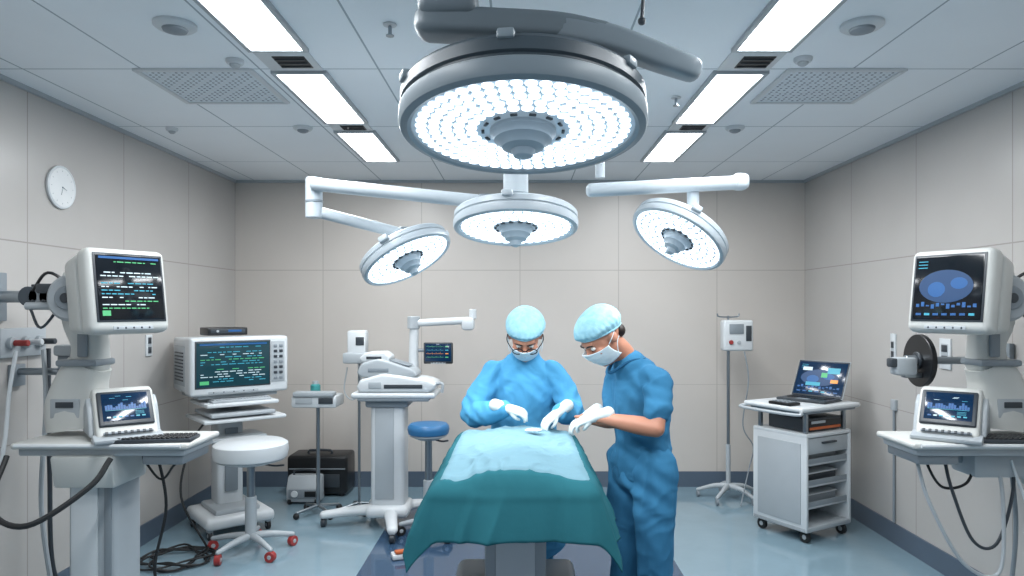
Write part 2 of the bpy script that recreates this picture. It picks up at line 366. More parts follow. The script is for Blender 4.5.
k=MB(); k.cyl(lc(.87,3.52,2.22),lc(.87,3.52,2.34),.03,lampwhite); k.box(lc(.87,3.54,2.2),(.09,.07,.07),lampgrey,.02,rot=(0,28,0)); k.build('neck',t)
lamp_head(t,lc(.80,3.56,2.10),.255,(-16,33,0),False,.065,.0175,spot=12)
# ---------------------------------------------------------------- operating table and drapes
t=thing('operating_table','steel operating table pedestal and top beneath the teal drape','operating table',(-.02,3.2,0))
k=MB(); k.box((0,.12,.98),(.54,1.08,.05),dsteel,.01); k.build('tabletop',t)
k=MB(); k.box((0,.12,1.02),(.52,1.06,.035),black,.012); k.build('mattress',t)
k=MB(); k.box((0,0,.75),(.27,.3,.42),lgrey,.02); k.box((0,-.155,.75),(.17,.01,.34),white,.004); k.build('column',t)
k=MB(); k.box((0,0,.34),(.56,.42,.40),lgrey,.04,seg=3); k.box((0,-.215,.42),(.2,.02,.12),dgrey,.006); k.build('shroud',t)
k=MB(); k.box((0,.05,.09),(.66,1.0,.08),dsteel,.025); k.build('base',t)
for x in (-.25,.25):
    for y in (-.38,.48):
        k=MB(); k.cyl((x-.02,y,.035),(x+.02,y,.035),.035,rubber); k.build('wheel',t)
def drape(name,hx,y0,y1,over,z0,m,flare,amp,off,label,cat,N=150):
    ox=over[0]; vs=[];fs=[]; xs=[-hx-ox+(2*hx+2*ox)*i/N for i in range(N+1)]; ys=[y0-over[1]+(y1-y0+over[1]+over[2])*j/N for j in range(N+1)]
    for y in ys:
        for x in xs:
            nx=max(-hx,min(hx,x)); ny=max(y0,min(y1,y)); e=Vector((x-nx,y-ny,0)); d=e.length
            z=z0; p=Vector((nx,ny,0))
            if d>1e-6:
                u=e/d; r=.055
                if d<r*1.57: h=r*math.sin(d/r); dz=r*(1-math.cos(d/r))
                else: h=r+(d-r*1.57)*flare; dz=r+(d-r*1.57)*math.sqrt(max(0,1-flare*flare))
                per=(nx*11+ny*9)+math.atan2(u.y,u.x)*2.2
                wv=amp*min(1,d/.22)*(.8*math.sin(per*1.3)+.35*math.sin(per*3.1+1.3)+1.3*ridge(Vector((per*.5,d*1.2,off*60))))
                p+=u*(h+wv+amp*.6*min(1,d/.2)); z-=dz
            b=.055*math.exp(-(nx/.17)**2)*(.75+.25*math.sin((ny-y0)*5+.5))
            fade=max(0,1-d/.05); z+=b*fade
            z+=.009*ridge(Vector((x*5+2,y*3.0,3+off)))*fade+.007*ridge(Vector((x*9+y*4,y*9-x*4,7+off)),2.6)*(fade+.2)
            vs.append((p.x-.02,p.y,z+off))
    for j in range(N):
        for i in range(N): a=j*(N+1)+i; fs.append([a,a+1,a+N+2,a+N+1])
    b=MB(); b.add(vs,fs,m); o=b.build(name,ang=180); s=o.modifiers.new('solid','SOLIDIFY'); s.thickness=.004; s.offset=1; tag(o,label,cat); return o
drape('surgical_drape',.285,2.77,3.86,(.265,.235,.2),1.052,m_drape,.32,.014,0,'teal surgical drape hanging in folds over the operating table','drape')
drape('draw_sheet',.265,2.80,3.84,(.08,.07,.05),1.052,m_sheet,.34,.006,.012,'pale blue rumpled sheet laid over the top of the teal drape','sheet')
k=MB(); k.sph((.07,3.66,1.112),(.045,.035,.007),m_mask)
gz=k.build('gauze_pad'); remesh(gz,.004,2,.003,40,(1,1,1)); tag(gz,'white gauze pad lying on the sheet under the gloved hands','gauze')
# ---------------------------------------------------------------- people
def frame(pos,f,up=(0,0,1),k=1):
    f=Vector(f).normalized(); r=f.cross(Vector(up)).normalized(); u=r.cross(f)
    M=Matrix(((r.x,f.x,u.x,0),(r.y,f.y,u.y,0),(r.z,f.z,u.z,0),(0,0,0,1)))
    return Matrix.Translation(pos)@M@Matrix.Scale(k,4)
def headshape(b,M,m):
    T0=b.T; b.T=T0@M
    b.sph((0,-.012,.03),(.077,.098,.092),m); b.loft([(0,.018,.03),(0,.028,-.04),(0,.042,-.088)],[(.07,.078),(.062,.066),(.038,.045)],(1,0,0),m)
    b.loft([(0,.092,.02),(0,.105,-.005),(0,.112,-.025)],[.009,.012,.016],(1,0,0),m,seg=10); b.sph((0,.078,.036),(.052,.022,.013),m)
    for s in (-1,1): b.sph((s*.08,-.008,-.005),(.011,.022,.033),m); b.sph((s*.042,.072,-.018),(.026,.022,.02),m); b.sph((s*.013,.104,-.026),.010,m)
    b.sph((0,.076,-.094),(.024,.02,.018),m); b.sph((0,.094,-.056),(.026,.012,.007),m); b.sph((0,.092,-.066),(.022,.012,.008),m)
    b.T=T0
def cap(root,M,m,seed):
    vs=[];fs=[];NA=110;NT=28
    for j in range(NT+1):
        t=j/NT
        for i in range(NA):
            a=2*PI*i/NA; fy=math.sin(a)
            pm=R(100-8*max(0,fy)+24*max(0,-fy)); ph=t*pm
            g=max(0,(t-.5)/.5)
            w=1+.022*g*math.sin(a*27+seed)+.022*math.sin(a*5+t*4+seed)*t
            tk=1-.12*max(0,(t-.84)/.16)
            x=.101*math.sin(ph)*math.cos(a)*w*tk; y=.120*math.sin(ph)*fy*w*tk; z=.100*math.cos(ph)
            n_=ridge(Vector((x*9+seed,y*9,z*9)),2)*.003
            vs.append((x*(1+n_*6),y-.016,z+.042+n_+(.020*max(0,fy)*t)))
    for j in range(NT):
        for i in range(NA): i2=(i+1)%NA; fs.append([j*NA+i,(j+1)*NA+i,(j+1)*NA+i2,j*NA+i2])
    b=MB(M); b.add(vs,fs,m)
    ring=[Vector(vs[NT*NA+i]) for i in range(0,NA,5)]; ring.append(ring[0]); b.tube(ring,.004,m,seg=6,n=3)
    o=b.build('cap',root,ang=180); s=o.modifiers.new('s','SOLIDIFY'); s.thickness=.003
def mask(root,M):
    vs=[];fs=[];NA=40;NT=24
    for j in range(NT+1):
        t=j/NT
        for i in range(NA+1):
            a=-1+2*i/NA; ph=a*1.32; bul=math.exp(-(a/.33)**2)
            hh=(.012+.012*bul)*(1-abs(a)*.2)
            z=hh-.008-(.108-.03*abs(a))*t-.012*abs(a)
            y=.012+.100*math.cos(ph)+.020*bul*(1-.5*t)-.028*t*t+.0009*math.sin(t*PI*7)*(1-a*a)
            x=.086*math.sin(ph)*(1-.12*t*abs(a))
            vs.append((x,y,z))
    for j in range(NT):
        for i in range(NA): a=j*(NA+1)+i; fs.append([a,a+NA+1,a+NA+2,a+1])
    b=MB(M); b.add(vs,fs,m_mask)
    for s in (-1,1):
        for z0 in (-.01,-.085): b.tube([(s*.083,.035,z0),(s*.09,.0,z0*.5+.01),(s*.084,-.03,.015 if z0>-.05 else -.02)],.0018,m_mask,seg=6)
    o=b.build('face_mask',root,ang=180); s=o.modifiers.new('s','SOLIDIFY'); s.thickness=.002
def eyes(root,M):
    for s in (-1,1):
        b=MB(M); b.sph((s*.031,.083,.012),(.0135,.0125,.010),eyew,seg=14); b.sph((s*.031,.093,.009),(.0058,.004,.0058),eyed,seg=12); b.build('eye',root)
        b=MB(M); b.loft([(s*.014,.099,.030),(s*.032,.099,.037),(s*.052,.086,.032)],[.0035,.004,.0025],(0,1,0),m_hair,seg=8); b.build('eyebrow',root)
def hand(b,M,th,curl,m,k=.93):
    T0=b.T; b.T=T0@M@Matrix.Scale(k,4)
    b.loft([(0,-.085,0),(0,-.03,0),(0,0,0),(0,.04,0),(0,.080,-.002)],[(.040,.036),(.034,.031),(.033,.026),(.039,.021),(.040,.016)],(1,0,0),m,n=4,seg=16)
    for i,(x,L) in enumerate(zip((-.029,-.0098,.0098,.028),((.050,.062,.066,.060) if th>0 else (.060,.066,.062,.050)))):
        p=Vector((x,.076,-.002)); a=-.14; pts=[Vector((x*.8,.052,0)),p]; sp=x*.1
        for q,l in enumerate((.46,.30,.24)):
            a-=curl*(1+.25*q)*(1+.12*math.sin(i*2.1)); p=p+Vector((sp*.35,math.cos(a),math.sin(a)))*L*l; pts.append(p)
        b.loft(pts,[.0093,.0096,.0090,.0084,.0070],(1,0,0),m,n=3,seg=10)
    b.loft([(th*.014,.012,-.004),(th*.030,.034,-.014),(th*.034,.058,-.030),(th*.022,.076,-.042)],[.014,.0125,.0105,.008],(0,0,1),m,n=3,seg=10)
    b.T=T0
def glove(root,wrist,d,back,th,curl):
    b=MB(); hand(b,frame(wrist,d,back),th,curl,m_glove); o=b.build('glove',root); remesh(o,.0036,1,.0006,45,(1,1,1)); return o
K=1.12
A=thing('person','person in blue long-sleeved gown, glasses, cap and mask standing behind head of the table','person',(.02,4.15,0)); o=Vector(A.location)
def V(x,y,z): return Vector((x,y,z))-o
AW1=(-.062,3.832,1.200); AW2=(.200,3.815,1.175)
HM=frame(V(.03,3.99,1.595),(-.02,-.70,-.71),k=K)
b=MB(); m=m_skin; headshape(b,HM,m)
b.loft([V(.03,4.12,1.38),V(.03,4.08,1.50),V(.03,4.03,1.57)],[.060,.056,.06],(1,0,0),m)
b.loft([V(.02,4.18,.92),V(.02,4.19,1.08),V(.02,4.16,1.26),V(.02,4.13,1.35),V(.03,4.11,1.40)],[(.15,.10),(.13,.09),(.15,.10),(.13,.07),(.06,.05)],(1,0,0),m)
for s,el,wr,d_ in ((-1,(-.265,4.0,1.15),AW1,(.96,-.22,-.22)),(1,(.295,4.02,1.165),AW2,(-.76,-.40,-.50))):
    d_=Vector(d_).normalized()
    b.loft([V(.02+s*.12,4.13,1.34),V(*el).lerp(V(.02+s*.14,4.13,1.35),.5),V(*el),V(*wr)],[.038,.040,.036,.022],(0,0,1),m)
    b.loft([V(*wr),V(*wr)+d_*.03,V(*wr)+d_*.06],[(.015,.015),(.012,.012),(.010,.010)],(0,0,1),m)
    b.loft([V(.02+s*.09,4.17,.93),V(.02+s*.10,4.15,.50),V(.02+s*.10,4.17,.08)],[.085,.058,.042],(1,0,0),m); b.loft([V(.02+s*.1,4.19,.045),V(.02+s*.11,4.02,.03)],[(.04,.035),(.04,.022)],(1,0,0),m)
remesh(b.build('body',A),.0075,3)
b=MB(); m=m_gown
b.loft([V(.02,4.19,.42),V(.02,4.19,.75),V(.02,4.2,1.02),V(.02,4.17,1.20),V(.02,4.14,1.33),V(.025,4.12,1.41),V(.03,4.10,1.465)],[(.27,.19),(.24,.18),(.195,.15),(.205,.15),(.205,.125),(.145,.10),(.080,.082)],(1,0,0),m)
b.loft([V(-.145,4.13,1.365),V(-.215,4.07,1.27),V(-.262,4.0,1.15),V(-.17,3.91,1.165),V(-.092,3.85,1.195)],[.074,.072,.070,.060,.042],(0,0,1),m)
b.loft([V(.185,4.13,1.365),V(.255,4.09,1.27),V(.295,4.02,1.165),V(.255,3.92,1.165),V(.218,3.845,1.178)],[.074,.072,.070,.060,.042],(0,0,1),m)
fo=[(V(-.262,4.0,1.15),Vector((.5,-.3,.8)),.19,110,.006),(V(.295,4.02,1.165),Vector((-.5,-.3,.8)),.19,110,.006),(V(-.12,4.05,1.33),Vector((.7,0,-.7)),.16,90,.006),(V(.16,4.05,1.33),Vector((.7,0,.7)),.16,90,.006),(V(.02,4.05,1.12),Vector((.95,0,.3)),.2,75,.007)]
remesh(b.build('gown',A),.007,4,.012,6,(1,1,.45),1,post=3,folds=fo)
b=MB()
for s in (-1,1): b.loft([V(.02+s*.10,4.16,.5),V(.02+s*.10,4.18,.12)],[.085,.075],(1,0,0),m_scrub)
b.box(V(.02,4.165,.52),(.2,.1,.1),m_scrub,.03); b.build('trousers',A)
for s in (-1,1):
    b=MB(); b.loft([V(.02+s*.1,4.21,.06),V(.02+s*.105,4.10,.05),V(.02+s*.11,3.99,.04)],[(.048,.05),(.052,.045),(.045,.035)],(1,0,0),white); b.build('shoe',A)
cap(A,HM,m_cap,1); mask(A,HM); eyes(A,HM)
b=MB(HM)
for s in (-1,1):
    b.tube([Vector((s*.035+.026*math.cos(q*PI/6),.120-.004*abs(math.cos(q*PI/6)),.008+.018*math.sin(q*PI/6))) for q in range(13)],.0028,black,seg=6,n=2)
    b.tube([(s*.060,.113,.012),(s*.090,.05,.012),(s*.090,0,.008)],.0026,black,seg=6)
b.tube([(-.010,.120,.012),(0,.123,.015),(.010,.120,.012)],.0026,black,seg=6); b.build('glasses',A)
glove(A,V(*AW1),(.96,-.22,-.22),(.2,-.45,.88),1,.36)
glove(A,V(*AW2),(-.76,-.40,-.50),(-.3,-.3,.9),-1,.32)
B=thing('person','person in blue short-sleeved scrubs leaning over the right side of the table','person',(.64,3.68,0)); o=Vector(B.location)
HM=frame(V(.425,3.60,1.602),(-.68,-.30,-.76),k=K)
sd=(.5,-.86,0)
b=MB(); m=m_skin; headshape(b,HM,m)
b.loft([V(.60,3.67,1.38),V(.55,3.65,1.50),V(.48,3.62,1.57)],[.062,.056,.058],(0,1,0),m)
b.loft([V(.64,3.69,.92),V(.65,3.69,1.08),V(.635,3.68,1.26),V(.61,3.67,1.34),V(.585,3.66,1.39)],[(.15,.11),(.125,.095),(.135,.09),(.125,.07),(.06,.05)],sd,m)
LS=V(.695,3.515,1.38); LE=V(.660,3.40,1.165); LW=V(.385,3.555,1.195)
RS=V(.53,3.80,1.385); RE=V(.50,3.74,1.15); RW=V(.345,3.735,1.165)
for a_,e_,w_ in ((LS,LE,LW),(RS,RE,RW)):
    b.loft([a_.lerp(V(.62,3.66,1.33),.35),a_.lerp(e_,.4),e_],[.042,.047,.043],(0,0,1),m); b.loft([e_,e_.lerp(w_,.3),w_],[.044,.046,.027],(0,0,1),m)
    dd=(w_-e_).normalized(); b.loft([w_,w_+dd*.03,w_+dd*.05],[(.014,.016),(.012,.012),(.010,.010)],(0,0,1),m)
for x,y in ((.69,3.60),(.585,3.78)):
    b.loft([V(x,y,.93),V(x,y-.01,.50),V(x+.01,y,.08)],[.09,.06,.044],(1,0,0),m); b.loft([V(x+.03,y,.045),V(x-.14,y-.05,.03)],[(.04,.035),(.04,.022)],(0,1,0),m)
remesh(b.build('body',B),.0075,3)
b=MB(); m=m_scrub
b.loft([V(.64,3.69,.93),V(.645,3.69,1.04),V(.64,3.69,1.2),V(.625,3.68,1.31),V(.60,3.67,1.40),V(.575,3.66,1.445)],[(.175,.15),(.155,.135),(.168,.135),(.17,.13),(.145,.105),(.092,.083)],sd,m)
b.loft([LS+Vector((-.03,.05,.005)),LS+Vector((.0,-.0,-.02)),LS.lerp(LE,.62)],[.068,.072,.068],(0,0,1),m)
b.loft([RS+Vector((.02,-.05,.005)),RS,RS.lerp(RE,.66)],[.068,.068,.064],(0,0,1),m)
fo=[(LS.lerp(LE,.3),Vector((.3,0,1)),.17,95,.005),(V(.60,3.55,1.34),Vector((.8,0,.6)),.16,85,.006),(V(.60,3.56,1.08),Vector((.5,0,.86)),.18,85,.008)]
remesh(b.build('scrub_shirt',B),.007,4,.012,6,(1,1,.45),4,post=3,folds=fo)
b=MB(); fr=Vector((-.9,-.43)); pts=[]
for q in range(25):
    a=2*PI*q/24; dx,dy=math.cos(a),math.sin(a); f_=max(0,dx*fr.x+dy*fr.y)
    pts.append(V(.572+.078*dx+(-.040*f_**3),3.655+.076*dy-.02*f_**3,1.486-.070*f_**3))
b.tube(pts,.008,m_trim,n=2,seg=8); b.build('neckline',B)
b=MB(); m=m_scrub
b.loft([V(.645,3.69,1.0),V(.645,3.69,.90)],[(.155,.13),(.18,.145)],sd,m)
for x,y in ((.69,3.60),(.585,3.78)): b.loft([V(x,y,.93),V(x,y-.01,.70),V(x,y-.01,.42),V(x+.005,y,.10)],[.112,.104,.09,.085],(1,0,0),m)
fo=[(V(.64,3.58,.86),Vector((.6,0,.8)),.24,70,.009)]
remesh(b.build('scrub_trousers',B),.008,4,.018,4.5,(1,1,.3),7,post=3,folds=fo)
for x,y in ((.69,3.60),(.585,3.78)):
    b=MB(); b.loft([V(x+.04,y+.01,.06),V(x-.05,y-.02,.05),V(x-.15,y-.05,.04)],[(.048,.05),(.052,.045),(.045,.035)],(0,1,0),white); b.build('shoe',B)
cap(B,HM,m_cap,5); mask(B,HM); eyes(B,HM)
b=MB(HM); b.sph((0,-.070,-.025),(.064,.037,.042),m_hair); b.build('hair',B)
glove(B,LW+Vector((-.01,0,0)),(-.88,.36,-.32),(-.25,-.35,.90),-1,.36)
glove(B,RW,(-.84,.05,-.54),(-.3,-.2,.93),1,.34)
# ---------------------------------------------------------------- equipment helpers
def graphics(b,w,h,kind,rs):
    rng=random.Random(rs)
    pal={'text':[g_w,g_c,g_g,g_c],'wave':[g_g,g_c,g_o],'pic':[g_b,g_b,g_c],'scan':[g_b]}[kind]
    if kind=='text':
        b.box((0,-.001,h*.455),(w*.92,.001,h*.035),g_b,0)
        for r_ in range(15):
            z=h*.39-r_*h*.055; x=-w*.45
            m=rng.choice(pal)
            if rng.random()<.15: continue
            while x<w*.36:
                L=rng.uniform(.03,.10)*w
                if rng.random()<.66: b.box((x+L/2,-.001,z),(L,.001,h*.016),m,0)
                x+=L+.02*w
        b.box((-w*.40,-.001,-h*.40),(w*.12,.001,h*.08),g_g,0)
    elif kind=='wave':
        for r_ in range(4):
            z=h*(.34-r_*.2); pts=[]
            for q in range(34):
                x=-w*.45+q*w*.02; a=h*.07 if q%8==3 else (-h*.03 if q%8==4 else 0)
                pts.append((x,-.001,z+a))
            b.tube(pts,h*.006,pal[r_%3],seg=4,n=1)
            b.box((w*.34,-.001,z),(w*.12,.001,h*.05),pal[r_%3],0)
    elif kind=='scan':
        for (x,z,rx_,rz_,m) in ((-.02,.02,.40,.26,g_d),(-.14,-.02,.16,.14,g_b),(.16,.06,.14,.10,g_b),(.02,-.1,.2,.06,g_d)):
            b.sph((x*w,-.0005-abs(x)*.002,z*h),(rx_*w,.0008,rz_*h),m,seg=24)
        for q in range(12): b.box((-w*.42+q*w*.076,-.001,-h*.28+h*.02*math.sin(q*1.7)),(w*.05,.001,h*(.05+.03*math.sin(q*2.3))),g_b,0)
        for q in range(7): b.box((-w*.40+q*w*.13,-.001,-h*.42),(w*.08,.001,h*.035),rng.choice([g_b,g_b,g_c]),0)
        for q in range(3): b.box((-w*.38,-.0012,h*(.42-q*.05)),(w*.14,.001,h*.012),g_c,0)
    else:
        for q in range(16):
            hh=h*(.06+.22*abs(math.sin(q*.7+rs))*rng.uniform(.6,1)); x=-w*.44+q*w*.0585; b.box((x,-.001,-h*.12+hh/2),(w*.05,.001,hh),g_b,0)
        b.box((0,-.001,-h*.14),(w*.92,.001,h*.012),g_c,0)
        for q in range(7): b.box((-w*.40+q*w*.13,-.001,-h*.40),(w*.08,.001,h*.05),rng.choice([g_b,g_c,g_w]),0)
        for q in range(4): b.box((rng.uniform(-.35,.35)*w,-.0012,rng.uniform(.2,.42)*h),(w*.12,.001,h*.012),rng.choice([g_w,g_c]),0)
        for q in range(3): b.box((w*.30,-.001,-h*(.22+q*.05)),(w*.2,.001,h*.012),g_c,0)
def display(root,T,w,h,d,body,kind,rs,taper=.55,sc=scr,bez=.11,deep=.05,asym=0,rnd=.02,sx=0):
    k=MB(T); k.box((0,deep/2,0),(w,deep,h),body,rnd,seg=4)
    if d>deep: k.frus(deep-.005,w*.97,h*.97,d,w*taper,h*taper,body,off=(asym,0),bev=rnd,seg=4)
    k.build('monitor_housing',root)
    sw,sh=w*(1-2*bez)-abs(sx)*1.2,h*(1-2*bez-.06)
    k=MB(T); k.box((sx,-.001,h*.03),(sw+.02,.006,sh+.02),dgrey,.004); k.box((sx,-.004,h*.03),(sw,.008,sh),sc,.003); s=k.build('screen',root)
    k=MB(T@Matrix.Translation((sx,-.009,h*.03))); graphics(k,sw,sh,kind,rs); k.build('screen_graphics',s,smooth=False)
    k=MB(T); k.box((sx,-.001,-h*.445),(w*.5,.004,.018),lgrey,.001)
    for q in range(5): k.cyl((sx-w*.2+q*w*.1,0,-h*.445),(sx-w*.2+q*w*.1,-.006,-h*.445),.005,dgrey,seg=10)
    k.build('button_strip',root)
def caster(root,x,y,r=.04,m=rubber,hub=lgrey):
    k=MB(); k.cyl((x-.014,y,r),(x+.014,y,r),r,m); k.cyl((x-.016,y,r),(x+.016,y,r),r*.45,hub); k.box((x,y,r*2+.002),(.04,.05,.02),hub,.006); k.box((x+.02,y,r*1.4),(.006,.03,r*1.2),hub,.002); k.build('caster',root)
def cable(pts,r,label,m=rubber,name='cable',group=None):
    k=MB(); k.tube(pts,r,m,n=8); o=k.build(name); tag(o,label,'cable' if name=='cable' else name,group); return o
def Tm(x,y,z,rx=0,ry=0,rz=0): return Matrix.Translation((x,y,z))@Euler((R(rx),R(ry),R(rz)),'XYZ').to_matrix().to_4x4()
def keyboard(loc,rz,w,label,m=dgrey):
    t=thing('keyboard',label,'keyboard',loc,rz); k=MB(); k.box((0,0,.009),(w,.15,.018),m,.005); k.build('body',t)
    k=MB(); n=int(w/.022)
    for a in range(n-1):
        for c in range(5): k.box((-w/2+.022+a*(w-.04)/(n-2),-.054+c*.027,.021),(.017,.021,.008),black if m is dgrey else lgrey,.002,seg=1)
    k.build('keys',t)
def devicebox(root,T,w,m,kind,rs):
    k=MB(T); k.prism([(-.19,0),(-.205,.03),(-.175,.062),(-.03,.235),(.03,.245),(.13,.19),(.16,.10),(.16,0)],w,m,bev=.02,seg=4)
    k.prism([(-.24,0),(-.245,.022),(-.16,.04),(-.12,0)],w*1.12,lgrey,bev=.008); k.build('casing',root)
    for q in (-1,1):
        k=MB(T); k.prism([(-.12,.02),(-.04,.16),(.02,.2),(.10,.15),(.12,.02)],.03,lgrey,M=Tm(q*(w/2+.008),0,0),bev=.01,seg=3); k.build('side_cheek',root)
    a=math.degrees(math.atan2(.173,.145))
    T2=T@Tm(0,-.1025,.1485,-(90-a),0,0)
    k=MB(T2); k.box((0,-.004,.0),(w*.90,.018,.20),dgrey,.008,seg=3); k.box((0,-.013,.004),(w*.76,.004,.16),scrb,.002); s=k.build('screen',root)
    k=MB(T2@Matrix.Translation((0,-.0165,.004))); graphics(k,w*.72,.15,kind,rs); k.build('screen_graphics',s,smooth=False)
    k=MB(T); k.box((0,-.203,.045),(w*.8,.01,.012),grey,.002,rot=(45,0,0))
    for q in range(8): k.box((-w*.35+q*w*.1,-.205,.048),(.014,.014,.008),dgrey,.002,rot=(45,0,0))
    k.build('button_row',root)
# ---------------------------------------------------------------- foreground stations
def station(s,rx,label,kind,rs,inner,outer):
    t=thing('monitor_station',label,'medical workstation',(rx,3.5,0))
    cx=s*(inner-outer)/2; ww=inner+outer; cy=.03; dd=.36
    k=MB(); k.box((cx,cy,1.085),(ww,dd,.03),cream,.012,seg=3); k.box((cx,cy,1.055),(ww-.05,dd-.04,.04),lgrey,.012); k.tube([(cx-ww/2+.03,cy-dd/2-.01,1.09),(cx+ww/2-.03,cy-dd/2-.01,1.09)],.010,white,n=1)
    k.box((s*(inner-.14),cy,1.015),(.2,dd*.8,.05),grey,.01); k.build('shelf',t)
    if s>0:
        k=MB(); k.box((0,.05,.56),(.235,.24,.94),lgrey,.025,seg=3); k.box((-.03,-.075,.55),(.13,.012,.86),white,.004); k.box((.085,-.075,.55),(.035,.012,.86),grey,.004); k.prism([(-.13,.88),(-.16,1.04),(.18,1.04),(.16,.88)],.30,cream,bev=.015); k.build('column',t)
        k=MB(); k.box((0,.08,.09),(.5,.62,.08),grey,.03); k.build('base',t)
        for x in (-.2,.2):
            for y in (-.17,.33): caster(t,x,y,.025)
    else:
        k=MB(); k.box((.18,.1,1.0),(.5,.12,.08),grey,.02); k.box((.10,.05,.97),(.3,.2,.12),lgrey,.02); k.box((.485,.1,1.0),(.03,.3,.34),grey,.01); k.box((.33,.0,.93),(.14,.16,.16),cream,.02); k.build('wall_bracket',t)
    k=MB(); k.loft([(s*-.19,.14,1.13),(s*-.20,.14,1.24),(s*-.18,.15,1.37),(s*-.14,.15,1.46)],[(.140,.11),(.140,.105),(.115,.095),(.095,.085)],(1,0,0),cream,seg=36,sq=.6,round=False)
    k.loft([(s*-.14,.15,1.46),(s*-.14,.15,1.56),(s*-.16,.15,1.68),(s*-.16,.15,1.80)],[(.088,.075),(.080,.07),(.100,.085),(.115,.09)],(1,0,0),cream,seg=36,sq=.6)
    k.box((s*-.15,.13,1.47),(.21,.18,.035),grey,.012); k.box((s*-.13,.07,1.57),(.05,.02,.14),grey,.006); k.box((s*-.20,.04,1.24),(.15,.012,.10),lgrey,.006); k.box((s*-.20,.033,1.26),(.09,.008,.03),dgrey,.003); k.build('post',t)
    k=MB(); k.cyl((s*-.16,.00,1.80),(s*-.16,.30,1.80),.118,lgrey,seg=36,bev=.016); k.cyl((s*-.16,-.02,1.80),(s*-.16,.32,1.80),.06,grey,seg=24,bev=.006); k.cyl((s*-.16,-.03,1.80),(s*-.16,.0,1.80),.025,dgrey); k.box((s*-.03,.16,1.82),(.22,.12,.16),cream,.03,seg=3); k.box((s*-.15,.12,1.915),(.16,.14,.05),cream,.02,seg=3); k.build('swivel_joint',t)
    wl=XW-abs(rx)
    k=MB(); z=1.81; k.box((s*-(wl-.012),.2,z),(.02,.16,.26),grey,.005)
    k.cyl((s*-(wl-.02),.2,z),(s*-.2,.2,z),.032,steel)
    for q,x in enumerate((-.29,-.345,-.40,-.455)):
        if abs(x)<wl-.04: k.cyl((s*x,.13,z-.0),(s*x,.27,z+.0),.052,dsteel if q%2 else lgrey); k.cyl((s*x,.2,z-.065),(s*x,.2,z+.065),.024,dgrey)
    k.box((s*-.30,.10,z+.04),(.14,.08,.05),dgrey,.012); k.cyl((s*-.26,.1,z-.05),(s*-.44,.1,z-.05),.020,lgrey); k.tube([(s*-.2,.1,z+.05),(s*-.3,.06,z+.12),(s*-.42,.12,z+.03)],.008,black); k.tube([(s*-.25,.08,z-.05),(s*-.33,.05,z-.16),(s*-.42,.1,z-.06)],.007,dgrey); k.build('wall_arm',t)
    T=Tm(s*.17,-.03,1.838,-8,0,s*60)
    display(t,T,.40,.42,.27,cream,kind,rs,.86,scr,.09,.11,asym=0,rnd=.036)
    return t
station(1,-2.1,'cream medical workstation on a pedestal, with text-filled monitor, at the left edge','text',5,.51,.345)
station(-1,2.29,'cream wall-mounted medical workstation with dim blue monitor image at the right edge','scan',9,.405,.48)
t=thing('console_unit','cream wedge-shaped console with small screen on the left workstation shelf','console',(-2.03,3.57,1.1005),38); devicebox(t,Matrix(),.27,cream,'pic',4)
t=thing('console_unit','cream wedge-shaped console with small screen on the right wall-mounted shelf','console',(2.20,3.57,1.1005),-38); devicebox(t,Matrix(),.27,cream,'pic',8)
keyboard((-1.80,3.43,1.1005),7,.40,'long dark grey keyboard at the front of the left workstation shelf')
keyboard((2.37,3.42,1.1005),-4,.34,'dark grey keyboard at the front of the right workstation shelf')
cable([(-2.42,3.3,1.05),(-2.36,3.12,.86),(-2.15,3.05,.80),(-1.97,3.2,.93),(-1.93,3.3,1.04)],.013,'thick black cable looping under the left workstation shelf from the left')
cable([(-2.62,3.85,1.52),(-2.56,3.78,1.2),(-2.53,3.7,.7),(-2.46,3.7,.2),(-2.45,3.75,.012)],.012,'pale grey hose hanging down the left wall beside the workstation',lgrey,'hose')
cable([(-2.68,3.98,1.52),(-2.66,3.95,1.25),(-2.62,3.9,.8),(-2.60,3.9,.3),(-2.5,3.95,.012)],.012,'dark grey hose hanging at the far left edge beside the wall outlet',dgrey,'hose')
cable([(-2.70,3.75,1.52),(-2.70,3.7,1.3),(-2.66,3.6,1.0),(-2.70,3.5,.5),(-2.6,3.4,.012)],.010,'white hose hanging at the far left edge nearest the camera',white,'hose')
cable([(-1.98,3.6,1.04),(-1.88,3.65,.86),(-1.78,3.6,.94),(-1.70,3.55,1.0)],.006,'thin black cable looping below the right end of the left workstation shelf')
cable([(-1.92,3.68,1.04),(-1.88,3.72,.7),(-1.93,3.7,.35),(-1.86,3.75,.012)],.008,'black cable hanging to the floor beside the left pedestal')
cable([(-2.25,5.05,.012),(-2.42,5.0,.4),(-2.40,5.1,.75),(-2.36,5.25,.9)],.008,'black cable dropping from the screen trolley to the floor')
k=MB()
pts=[]
for q in range(60):
    a=q*.55; r=.16+.05*math.sin(q*1.3); pts.append((-2.38+r*1.2*math.cos(a)+.0,4.85+r*math.sin(a)*1.2,.012+.006*(q%5)))
k.tube(pts,.007,rubber,n=4,seg=6); tag(k.build('cable'),'tangled coil of black cable lying on the floor left of the stool','cable')
cable([(1.98,3.5,1.0),(2.0,3.42,.8),(2.14,3.38,.52),(2.30,3.36,.48),(2.36,3.42,.8),(2.38,3.5,1.02)],.009,'pale grey cable hanging in a wide loop below the right workstation shelf',lgrey)
cable([(2.12,3.5,1.0),(2.13,3.45,.85),(2.2,3.4,.62),(2.33,3.42,.60),(2.43,3.45,.85),(2.45,3.5,1.03)],.008,'dark cable hanging in a narrow loop below the right workstation shelf',dgrey)
cable([(2.06,3.52,1.0),(2.04,3.5,.96),(2.10,3.48,.86),(2.22,3.48,.88),(2.28,3.5,1.0)],.007,'short black cable bunched beneath the right workstation shelf')
